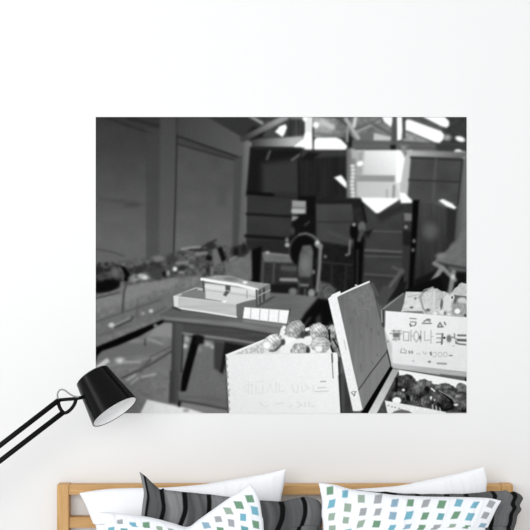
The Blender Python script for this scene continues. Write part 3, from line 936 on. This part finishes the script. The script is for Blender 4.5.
line([(397, 379), (396, 391)], 2.2, 14, 1.0)
oval(396.7, 400.6, 4.4, 3.4, 248, 0.8)
oval(403.4, 390, 1.5, 1.3, 226, 0.8)
line([(431.5, 388.5), (434.5, 391)], 1.6, 226, 0.7)
oval(431, 397.7, 1.1, 1.6, 232, 0.7)
oval(434.5, 400, 0.9, 0.9, 190, 0.6)
oval(456, 404.8, 2.2, 1.1, 226, 0.8)
oval(457, 396, 1.3, 1.0, 170, 0.8)
oval(417, 386.5, 3, 2, 128, 1.2)
for q, h in ((432.5, 405), (436, 406.5), (440, 407.5)):
    line([(q, h), (q + 0.5, h + 5)], 1.4, 178, 0.8)
line([(438, 403), (443, 410)], 2.0, 16, 1.0)
poly([(384.8, 400.5), (426, 408), (446, 412.2), (446, 414), (387.5, 414)], 236, 0.7, 10, N_FINE, 6)
poly([(391, 414), (394, 411.5), (401, 409), (409, 411), (413, 414)], 118, 0.9, 10, N_HORZ, 20)
for q in ((388.5, 405.5), (392, 406.8), (395, 407.5), (399, 408.3)):
    oval(q[0], q[1], 0.8, 0.6, 130, 0.6)
poly([(444, 413), (468, 413), (468, 416), (444, 416)], 200, 0.8)

# ---- crate lid, nearest
poly([(361.5, 412), (389.8, 365.3), (393, 368), (367.5, 414), (361, 414)], 9, 0.8)
poly([(336.5, 296.5), (369.2, 281.6), (373, 289), (387, 347), (390.5, 365.8), (362.6, 410.5), (352, 368)],
     ramp(340, 300, 108, 385, 360, 126), 0.7, 8, N_VERT, 5)
poly([(345, 296), (369, 283), (376, 308), (355, 318)], 120, 4, noise=N_FINE, amp=8, op=0.7)
line([(358.5, 390), (372, 371), (386.6, 352)], 1.1, 62, 0.6)
line([(387, 350), (390.8, 366)], 1.2, 46, 0.6)
line([(369.5, 282.5), (374, 292), (380, 318)], 0.9, 84, 0.6)
for (qx, qy, qh) in ((354.5, 291, 3), (362, 302, 4), (350, 321, 5), (355, 312, 5), (361, 337, 4), (360.5, 368, 7), (378, 333, 4), (366, 325, 3), (377, 355, 3), (372, 363, 3), (371, 330, 3)):
    line([(qx, qy - qh / 2), (qx + 0.8, qy + qh / 2)], 1.1, 78, 0.9, op=0.4)
poly([(328, 298.5), (330.5, 296.5), (332, 294.5), (337, 292.3), (340, 291), (340.8, 293), (337.2, 297.4), (344, 327), (353, 368), (362.6, 409.5), (360, 411), (353, 411), (340.5, 353)], 241, 0.6, 8, N_FINE, 4)
line([(337, 296), (352, 289), (369, 281.8)], 1.6, 246, 0.6, 8)
line([(351, 289.6), (358, 286)], 1.4, 226, 0.8)
oval(356, 285.4, 1.2, 1.0, 200, 0.6)
line([(352.5, 391.5), (356.5, 391.7)], 0.8, 150, 0.5)
line([(351.5, 392.5), (354.3, 396), (355.2, 392)], 1.0, 128, 0.6)
line([(344, 340), (346, 350)], 0.7, 190, 0.6)
TONE += 1.6 * N_FINE
line([(95.7, 117), (466.6, 117)], 0.8, 40, 0.5, op=0.35)
line([(95.7, 117), (95.7, 349)], 0.8, 30, 0.5, op=0.4)
TONE = np.clip(TONE, 4, 254)

# ---- the print as flat pieces of one vinyl sheet on the wall
PRINT_GAIN = 0.93         # white ink reflects this much
YM = -0.003
c0 = P(PX0, PY1, YM); c1 = P(PX1, PY0, YM)
mural = tag(empty('wall_mural', (c0.x, 0.0, c0.z)),
            'large black-and-white photo mural of a workshop with grenade crates, stuck on the white wall', 'wall mural')
bm = bmesh.new(); box(bm, c0.x, -0.0026, c0.z, c1.x, -0.0004, c1.z)
link_bm('vinyl_sheet', bm, M_VINYL, mural)
TL = lin(TONE) * PRINT_GAIN
kx = kk(YM)
VX = (GX - 265) * kx - c0.x
VZ = ZC - (GY - 265) * kx - c0.z
FW = WHO[:-1, :-1]
idx = np.arange(NY * NX).reshape(NY, NX)
fq = np.stack([idx[1:, :-1], idx[1:, 1:], idx[:-1, 1:], idx[:-1, :-1]], -1)
made = {}
for key in sorted(PARTS):
    name, label, par = PARTS[key]
    sel = fq[FW == key]
    if len(sel) == 0:
        continue
    uq, inv = np.unique(sel.ravel(), return_inverse=True)
    me = bpy.data.meshes.new(name)
    nv, nf = len(uq), len(sel)
    me.vertices.add(nv); me.loops.add(nf * 4); me.polygons.add(nf)
    co = np.stack([VX.ravel()[uq], np.full(nv, YM), VZ.ravel()[uq]], -1)
    me.vertices.foreach_set('co', co.ravel().astype(np.float32))
    me.loops.foreach_set('vertex_index', inv.ravel().astype(np.int32))
    me.polygons.foreach_set('loop_start', (np.arange(nf) * 4).astype(np.int32))
    me.polygons.foreach_set('loop_total', np.full(nf, 4, np.int32))
    at = me.color_attributes.new('Col', 'FLOAT_COLOR', 'POINT')
    t = TL.ravel()[uq]
    at.data.foreach_set('color', np.stack([t, t, t, np.ones(nv)], -1).ravel().astype(np.float32))
    me.update(calc_edges=True)
    me.materials.append(M_PRINT)
    o = bpy.data.objects.new(name, me)
    COL.objects.link(o)
    o.parent = made[par] if par is not None and par in made else mural
    if label: o['label'] = label
    made[key] = o

# ---------------------------------------------------------------- the bed
bed = tag(empty('bed_frame', (0.07, -1.05, 0.0)), 'light oak bed frame with a slatted headboard against the wall', 'bed')
YH0, YH1 = -0.066, -0.0145
def zpx(py, y=YH0): return P(0, py, y).z
def xpx(px, y=YH0): return P(px, 0, y).x
for (pa, pb) in ((57, 68.8), (501.5, 513)):
    bm = bmesh.new(); box(bm, xpx(pa), YH0 - 0.004, 0.0, xpx(pb), YH1, zpx(484.8), 0.003)
    link_bm('headboard_post', bm, M_WOODZ, bed)
bm = bmesh.new(); box(bm, xpx(68.8), YH0, zpx(494.8), xpx(501.5), YH1, zpx(485.4), 0.002)
link_bm('headboard_rail', bm, M_WOODX, bed)
bm = bmesh.new(); box(bm, xpx(68.8), YH0 + 0.006, zpx(528.2), xpx(501.5), YH1 - 0.006, zpx(517.6), 0.002)
link_bm('headboard_rail', bm, M_WOODX, bed)
bm = bmesh.new(); box(bm, xpx(68.8), YH0 + 0.006, 0.42, xpx(501.5), YH1 - 0.006, 0.50, 0.002)
link_bm('headboard_rail', bm, M_WOODX, bed)
xa, xb = xpx(57), xpx(513)
for (x0, x1) in ((xa, xa + 0.03), (xb - 0.03, xb)):
    bm = bmesh.new(); box(bm, x0, -2.10, 0.22, x1, YH0 - 0.004, 0.36, 0.003)
    link_bm('side_rail', bm, M_WOODX, bed)
bm = bmesh.new(); box(bm, xa, -2.14, 0.22, xb, -2.10, 0.36, 0.003)
link_bm('foot_rail', bm, M_WOODX, bed)
for x0 in (xa, xb - 0.05):
    bm = bmesh.new(); box(bm, x0, -2.14, 0.0, x0 + 0.05, -2.09, 0.2195, 0.003)
    link_bm('leg', bm, M_WOODZ, bed)
bm = bmesh.new(); box(bm, xa + 0.0305, -2.099, 0.27, xb - 0.0305, YH0 - 0.006, 0.295)
link_bm('slat_base', bm, M_WOODX, bed)
bm = bmesh.new(); box(bm, xa + 0.035, -2.09, 0.296, xb - 0.035, YH0 - 0.012, 0.545, 0.05, 4)
tag(link_bm('mattress', bm, M_SHEET, smooth=True), 'white mattress lying on the oak bed frame under the pillows', 'mattress')
ZM = 0.545

# ---------------------------------------------------------------- pillows
def pillow(name, label, group, y, top, left, right, T, color, lean=0.10, nu=150, nv=110, seed=1, flange=0.0, ripple=0.0, crease=0.004, Tb=0.5):
    """top/left/right: outline in photo pixels at depth y (left to right, top to bottom); the bottom edge lies on the mattress"""
    rp = random.Random(seed)
    k = kk(y)
    zb = ZM + T * 0.75
    pyb = 265 + (ZC - zb) / k
    left = list(left) + [(left[-1][0] + (left[-1][0] - left[0][0]) * 0.25 + 0.0, pyb)]
    right = list(right) + [(right[-1][0] + (right[-1][0] - right[0][0]) * 0.25, pyb)]
    t = spline(top, nu); l = spline(left, nv); r = spline(right, nv)
    b = spline([left[-1], ((left[-1][0] + right[-1][0]) / 2, pyb + 2), right[-1]], nu)
    u = np.linspace(0, 1, nu)[None, :, None]; v = np.linspace(0, 1, nv)[:, None, None]
    S = ((1 - v) * t[None] + v * b[None] + (1 - u) * l[:, None] + u * r[:, None]
         - ((1 - u) * (1 - v) * t[0] + u * (1 - v) * t[-1] + (1 - u) * v * b[0] + u * v * b[-1]))
    U = np.repeat(u[..., 0], nv, 0); V = np.repeat(v[..., 0], nu, 1)
    uu = np.clip((U - flange) / (1 - 2 * flange), 0, 1); vv = np.clip((V - flange * 0.8) / (1 - 1.6 * flange), 0, 1)
    B = (np.clip(4 * uu * (1 - uu), 0, 1) * np.clip(4 * vv * (1 - vv), 0, 1))
    B = B ** 0.42
    W = np.zeros_like(B)
    for q in range(9):
        a = rp.uniform(0, math.pi); f = rp.uniform(8, 26); ph = rp.uniform(0, 6.28)
        g = rp.uniform(2, 5); gp = rp.uniform(0, 6.28)
        W += np.sin(f * (U * 1.6 * math.cos(a) + V * math.sin(a)) + ph) * (0.5 + 0.5 * np.sin(g * (U * math.sin(a) - V * math.cos(a)) + gp))
    W *= crease / 2.2 * (B * 0.9 + 0.12)
    # gathers that run in from the seam
    for q in range(14):
        uc = rp.uniform(0.05, 0.95); wd = rp.uniform(0.006, 0.02)
        W += crease * 0.8 * np.exp(-((U - uc - 0.1 * (V) * rp.uniform(-1, 1)) / wd) ** 2) * np.exp(-V / 0.18) * np.clip(V / 0.02, 0, 1)
    R = ripple * np.sin(U * 62 + 3 * np.sin(V * 7)) * np.exp(-V / 0.12) + ripple * np.sin(V * 40) * (np.exp(-U / 0.08) + np.exp(-(1 - U) / 0.08))
    X = (S[..., 0] - 265) * k; Z = ZC - (S[..., 1] - 265) * k
    Yc = y - lean * (V - 0.0) * 0.5 + R
    edge = 0.0035
    rim = np.minimum.reduce([U, 1 - U, V, 1 - V]) > 1e-6
    F = np.stack([X, Yc - T * B - W - edge, Z], -1)
    K = np.stack([X, Yc + T * Tb * B + edge, Z], -1)
    C = color(U, V)
    nV = nu * nv
    co = np.concatenate([F.reshape(-1, 3), K.reshape(-1, 3)])
    CC = np.concatenate([C.reshape(-1, 3), C.reshape(-1, 3)])
    ii = np.arange(nV).reshape(nv, nu)
    q1 = np.stack([ii[:-1, :-1], ii[1:, :-1], ii[1:, 1:], ii[:-1, 1:]], -1).reshape(-1, 4)
    q2 = q1[:, ::-1] + nV
    ring = np.concatenate([ii[0, :], ii[1:, -1], ii[-1, -2::-1], ii[-2:0:-1, 0]])
    nx = np.roll(ring, -1)
    q3 = np.stack([ring, nx, nx + nV, ring + nV], -1)
    quads = np.concatenate([q1, q2, q3])
    base = Vector((float(X.mean()), y, ZM))
    me = bpy.data.meshes.new(name)
    nf = len(quads)
    me.vertices.add(len(co)); me.loops.add(nf * 4); me.polygons.add(nf)
    me.vertices.foreach_set('co', (co - np.array(base)).ravel().astype(np.float32))
    me.loops.foreach_set('vertex_index', quads.ravel().astype(np.int32))
    me.polygons.foreach_set('loop_start', (np.arange(nf) * 4).astype(np.int32))
    me.polygons.foreach_set('loop_total', np.full(nf, 4, np.int32))
    at = me.color_attributes.new('Col', 'FLOAT_COLOR', 'POINT')
    at.data.foreach_set('color', np.concatenate([CC, np.ones((len(CC), 1))], 1).ravel().astype(np.float32))
    me.update(calc_edges=True)
    me.polygons.foreach_set('use_smooth', [True] * nf)
    me.materials.append(M_CLOTH)
    o = bpy.data.objects.new(name, me)
    COL.objects.link(o); o.location = base
    tag(o, label, 'pillow', group)
    return o

def plain(rgb):
    c = lin(list(rgb))
    return lambda U, V: np.broadcast_to(c, U.shape + (3,)).copy()

def striped(stops, bands):
    """stops: (u, grey) cloth tones between; bands: (u at top, u at bottom, half width) black stripes"""
    us = [s[0] for s in stops]; gs = [s[1] for s in stops]
    def f(U, V):
        g = np.interp(U + 0.0 * V, us, gs)
        g = g * (1 + 0.02 * np.sin(U * 240) + 0.03 * np.sin(U * 97 + 1))
        for (ua, ub, w) in bands:
            d = np.abs(U - (ua + (ub - ua) * V))
            a = np.clip((w - d) / 0.004 + 0.5, 0, 1)
            g = g * (1 - a) + 14 * a
        c = lin(g)
        return np.stack([c * 0.99, c, c * 1.02], -1)
    return f

TINT = {'b': (126, 186, 206), 'l': (150, 182, 200), 'e': (120, 160, 132), 's': (162, 182, 166), 'g': (170, 174, 178), 't': (112, 172, 178), '.': (246, 247, 249)}
def squares(rows, u0, du, v0, dv, half, Lx, Ly, shear, tilt, white=(237, 239, 243)):
    """printed squares of half-size `half`; Lx, Ly: cloth size in the same unit; tilt(u): slope of their level sides against the weave"""
    def f(U, V):
        C = np.empty(U.shape + (3,)); C[:] = lin(list(white))
        for j in range(int((0.97 - v0) / dv) + 1):
            row = rows[j % len(rows)]
            for i, ch in enumerate(row):
                if ch == '.': continue
                uc = u0 + i * du + 0.004 * math.sin(i * 5.1 + j * 3.3)
                vc = v0 + j * dv + 0.006 * math.sin(i * 3.7 + j * 6.1)
                a = 0.09 * math.sin(i * 2.3 + j * 1.7)
                x = (U - uc) * Lx
                yv = (V - vc) * Ly + (tilt(uc) + a) * x
                x = x + (shear + a) * yv
                hw = half * (1 + 0.08 * math.sin(i * 4.7 + j * 2.9))
                m = np.clip((hw - np.maximum(np.abs(x), np.abs(yv))) / 0.8 + 0.5, 0, 1)[..., None]
                C = C * (1 - m) + lin([c * 0.93 for c in TINT[ch]]) * m
        return C
    return f

# back row: plain white
pillow('pillow', 'plain white pillow behind the left striped pillow, against the headboard', 'plain white pillows', -0.155,
       [(79.5, 493), (104, 489.5), (130, 488.2), (165, 487.6), (200, 484.8), (230, 480), (262, 474.5), (286.3, 468.8)],
       [(79.5, 493), (86, 505), (93, 522), (97, 532)], [(286.3, 468.8), (284, 484), (281, 501), (280, 532)],
       0.055, plain((246, 247, 250)), lean=0.05, seed=3, Tb=0.7)
pillow('pillow', 'plain white pillow with one raised corner above the right end of the headboard', 'plain white pillows', -0.155,
       [(330, 492), (354, 489.4), (380, 487.6), (402, 485.4), (430, 479.5), (458, 473.5), (478, 468.5), (484, 466.6)],
       [(330, 492), (332, 505), (334, 532)], [(484, 466.6), (486.8, 480), (485.8, 491), (484, 532)],
       0.055, plain((246, 247, 250)), lean=0.05, seed=5, Tb=0.7)
# middle row: grey with black stripes
pillow('pillow', 'grey pillow with black stripes and a pointed corner, left of the pair', 'grey striped pillows', -0.265,
       [(139.6, 472), (146, 477), (153, 483.5), (159.5, 489.3), (163.5, 488.2), (166, 490), (186, 492.2), (198, 493.4), (210, 494.6), (229, 497), (258, 500.2),
        (281, 501.4), (290, 499.6), (300, 497.6), (305, 497), (312, 498), (318, 500)],
       [(139.6, 472), (142, 482), (144, 492), (142.6, 505), (141.5, 518), (141, 532)],
       [(318, 500), (321.5, 505), (323, 515), (321, 526), (319, 534)],
       0.05, striped([(0, 126), (0.028, 126), (0.04, 88), (0.14, 86), (0.165, 112), (0.185, 130), (0.26, 124), (0.285, 84), (0.31, 80), (0.335, 98), (0.36, 84), (0.39, 100), (0.41, 124),
                      (0.5, 122), (0.62, 78), (0.66, 98), (0.69, 80), (0.72, 100), (0.75, 78), (0.79, 76), (0.83, 86), (0.88, 92), (0.91, 112), (0.96, 108), (1, 86)],
                     [(0.034, 0.02, 0.008), (0.153, 0.05, 0.012), (0.282, 0.12, 0.013), (0.412, 0.21, 0.012), (0.798, 0.62, 0.014), (0.914, 0.80, 0.012)]),
       lean=0.06, seed=8, ripple=0.002, Tb=0.45, nu=300, crease=0.005)
pillow('pillow', 'grey pillow with black stripes and a crumpled corner at the right end of the bed', 'grey striped pillows', -0.265,
       [(331, 492.5), (345, 491), (357, 490), (375, 492), (386, 491.6), (395, 493), (420, 494), (450, 494), (470, 493.6), (484, 492), (492, 491.4), (500, 491), (506, 490.4), (510, 492.6), (514, 491.6), (518, 493), (521, 495)],
       [(331, 492.5), (330, 508), (330, 532)],
       [(521, 495), (523, 498.5), (519.6, 505), (521, 509), (517.4, 515), (516, 522), (513.5, 528), (513, 534)],
       0.05, striped([(0, 90), (0.2, 60), (0.3, 86), (0.5, 80), (0.6, 96), (0.75, 80), (0.83, 92), (0.88, 108), (0.94, 104), (0.965, 74), (1, 84)],
                     [(0.08, 0.08, 0.02), (0.30, 0.30, 0.04), (0.45, 0.45, 0.012), (0.60, 0.60, 0.014), (0.70, 0.7, 0.012), (0.84, 0.90, 0.011), (0.95, 0.985, 0.012)]),
       lean=0.06, seed=9, ripple=0.003, Tb=0.45, nu=300, crease=0.006)
# front row: white with coloured squares
pillow('pillow', 'white pillow with coloured squares, slumped in the middle, front left of the bed', 'square-patterned pillows', -0.375,
       [(99.8, 512.2), (120, 513.3), (150, 517.5), (172, 523), (187.5, 527), (199, 519.5), (215, 508), (229.5, 497.8), (241, 490.6), (250.2, 484.6)],
       [(99.8, 512.2), (101.5, 521), (105, 532)], [(250.2, 484.6), (255.5, 491), (259.5, 500.5), (262, 515), (264, 532)],
       0.06, squares(['.gbesgselgseeb', 'bteb.bgtbegbbb', 'lbgteblgsbgtel', 'bsgebtlbsgeblb', 'egbsteblgbsebg', 'btegbslbgtesgb'], 0.045, 0.076, 0.07, 0.088, 3.4, 172, 125, 0.1, lambda u: 0.15 if u < 0.5 else -0.55),
       lean=0.08, seed=12, Tb=0.4, nu=360, nv=260)
pillow('pillow', 'white pillow with coloured squares standing flat and square, front right of the bed', 'square-patterned pillows', -0.375,
       [(318.6, 483), (327, 483.6), (336, 485), (346, 488), (356, 490.2), (367, 491.6), (382, 493.6), (398, 495.4), (430, 496.8), (460, 497.2), (488, 498.2), (501, 500.8)],
       [(318.6, 483), (320.5, 492), (322, 502), (321.6, 515), (323, 532)], [(501, 500.8), (497, 507), (492.5, 516), (487.5, 526), (484, 535)],
       0.06, squares(['ebsglegebbg', 'bsgglbetebg', 'ssseblegsel', 'sbsesbebgeb', 'egbesbgegbs', 'bsgebslebge', 'sebgsebgsbe', 'gbesgbseebg'], 0.055, 0.0895, 0.040, 0.085, 3.6, 184, 142, 0.2, lambda u: 0.28 - 0.40 * u),
       lean=0.08, seed=15, Tb=0.4, nu=360, nv=260)

# ---------------------------------------------------------------- the lamp
YL = -0.32
kl = kk(YL)
base_x = P(-75, 0, YL).x
lamp = tag(empty('floor_lamp', (base_x, YL, 0.0)), 'glossy black jointed lamp reaching in from the left in front of the mural', 'lamp')
def LP(px, py, dy=0.0): return P(px, py, YL) + Vector((0, dy, 0))
# shade: narrow end up-left, open end tipped towards the room
ax2 = Vector((0.572, 0, -0.820))
tilt = math.radians(16.5)
axis = (ax2 * math.cos(tilt) + Vector((0, -1, 0)) * math.sin(tilt)).normalized()
Lsh = 42.0 * kl / math.cos(tilt) 
Rw, Rn = 25.6 * kl, 18.2 * kl
cw = LP(114.8, 411.8) 
cn = cw - axis * Lsh
prof = [(-0.004, 0.0), (-0.004, Rn * 0.9), (0.0, Rn), (Lsh * 0.5, (Rn + Rw) / 2), (Lsh, Rw), (Lsh + 0.0012, Rw - 0.0015), (Lsh, Rw - 0.0042)]
bm = bmesh.new(); lathe(bm, cn, axis, prof, 96)
shade = link_bm('shade', bm, M_BLACK, lamp, True)
md = shade.modifiers.new('split', 'EDGE_SPLIT'); md.split_angle = math.radians(40)
bm = bmesh.new()
lathe(bm, cn, axis, [(Lsh - 0.0002, Rw - 0.0043), (Lsh - 0.022, Rw - 0.0043 - 0.022 * (Rw - Rn) / Lsh), (Lsh - 0.026, Rw * 0.6), (Lsh - 0.027, 0.0)], 96)  # shallow disc near the mouth, shaped so the inside stays bright
tag(link_bm('shallow_lining', bm, M_LINING, shade, True), 'shallow white disc added near the mouth to keep the shade bright inside')
# neck, bracket, cable
pj = LP(57.6, 400.2); pn = LP(82.5, 397.4)
bm = bmesh.new(); tube(bm, [pj, LP(66, 399.4), LP(76, 398.6), pn], 1.8 * kl, 14)
link_bm('neck', bm, M_ROD, lamp, True)
bm = bmesh.new()
lp = spline([(58.2, 401), (59, 405.5), (61, 409.8), (64, 412.8), (67.5, 412.0), (71.5, 408.5), (74.5, 404), (76, 399.6)], 40)
tube(bm, [LP(a, b) for a, b in lp], 1.8 * kl, 12)
link_bm('bracket', bm, M_ROD, lamp, True)
bm = bmesh.new()
lp = spline([(58.6, 399.5), (57.6, 395.5), (58.6, 391.6), (61.4, 389.4), (65, 390.2), (69.5, 393.6), (74, 396), (79, 396.8)], 50)
tube(bm, [LP(a, b, -0.004) for a, b in lp], 0.85 * kl, 10)
tag(link_bm('cable', bm, M_CABLE, lamp, True), 'thin grey cable loop')
e1, e2 = (-75, 503.3), (-75, 518.5)
for (a, b) in (((59.4, 399.6), e1), ((63.5, 412.2), e2)):
    bm = bmesh.new(); tube(bm, [LP(*a), LP(*b)], 2.62 * kl, 18)
    link_bm('arm', bm, M_ROD, lamp, True)
zE = LP(*e1).z
bm = bmesh.new(); box(bm, base_x - 0.022, YL - 0.016, LP(*e2).z - 0.03, base_x + 0.022, YL + 0.016, zE + 0.02, 0.006)
link_bm('elbow', bm, M_ROD, lamp)
bm = bmesh.new(); tube(bm, [(base_x, YL, 0.02), (base_x, YL, LP(*e2).z - 0.025)], 0.011, 18)
link_bm('pole', bm, M_ROD, lamp, True)
bm = bmesh.new(); lathe(bm, (base_x, YL, 0.0), (0, 0, 1), [(0, 0), (0, 0.14), (0.014, 0.14), (0.02, 0.132), (0.026, 0.02), (0.026, 0)], 64)
o = link_bm('base', bm, M_BLACK, lamp, True)
md = o.modifiers.new('split', 'EDGE_SPLIT'); md.split_angle = math.radians(40)
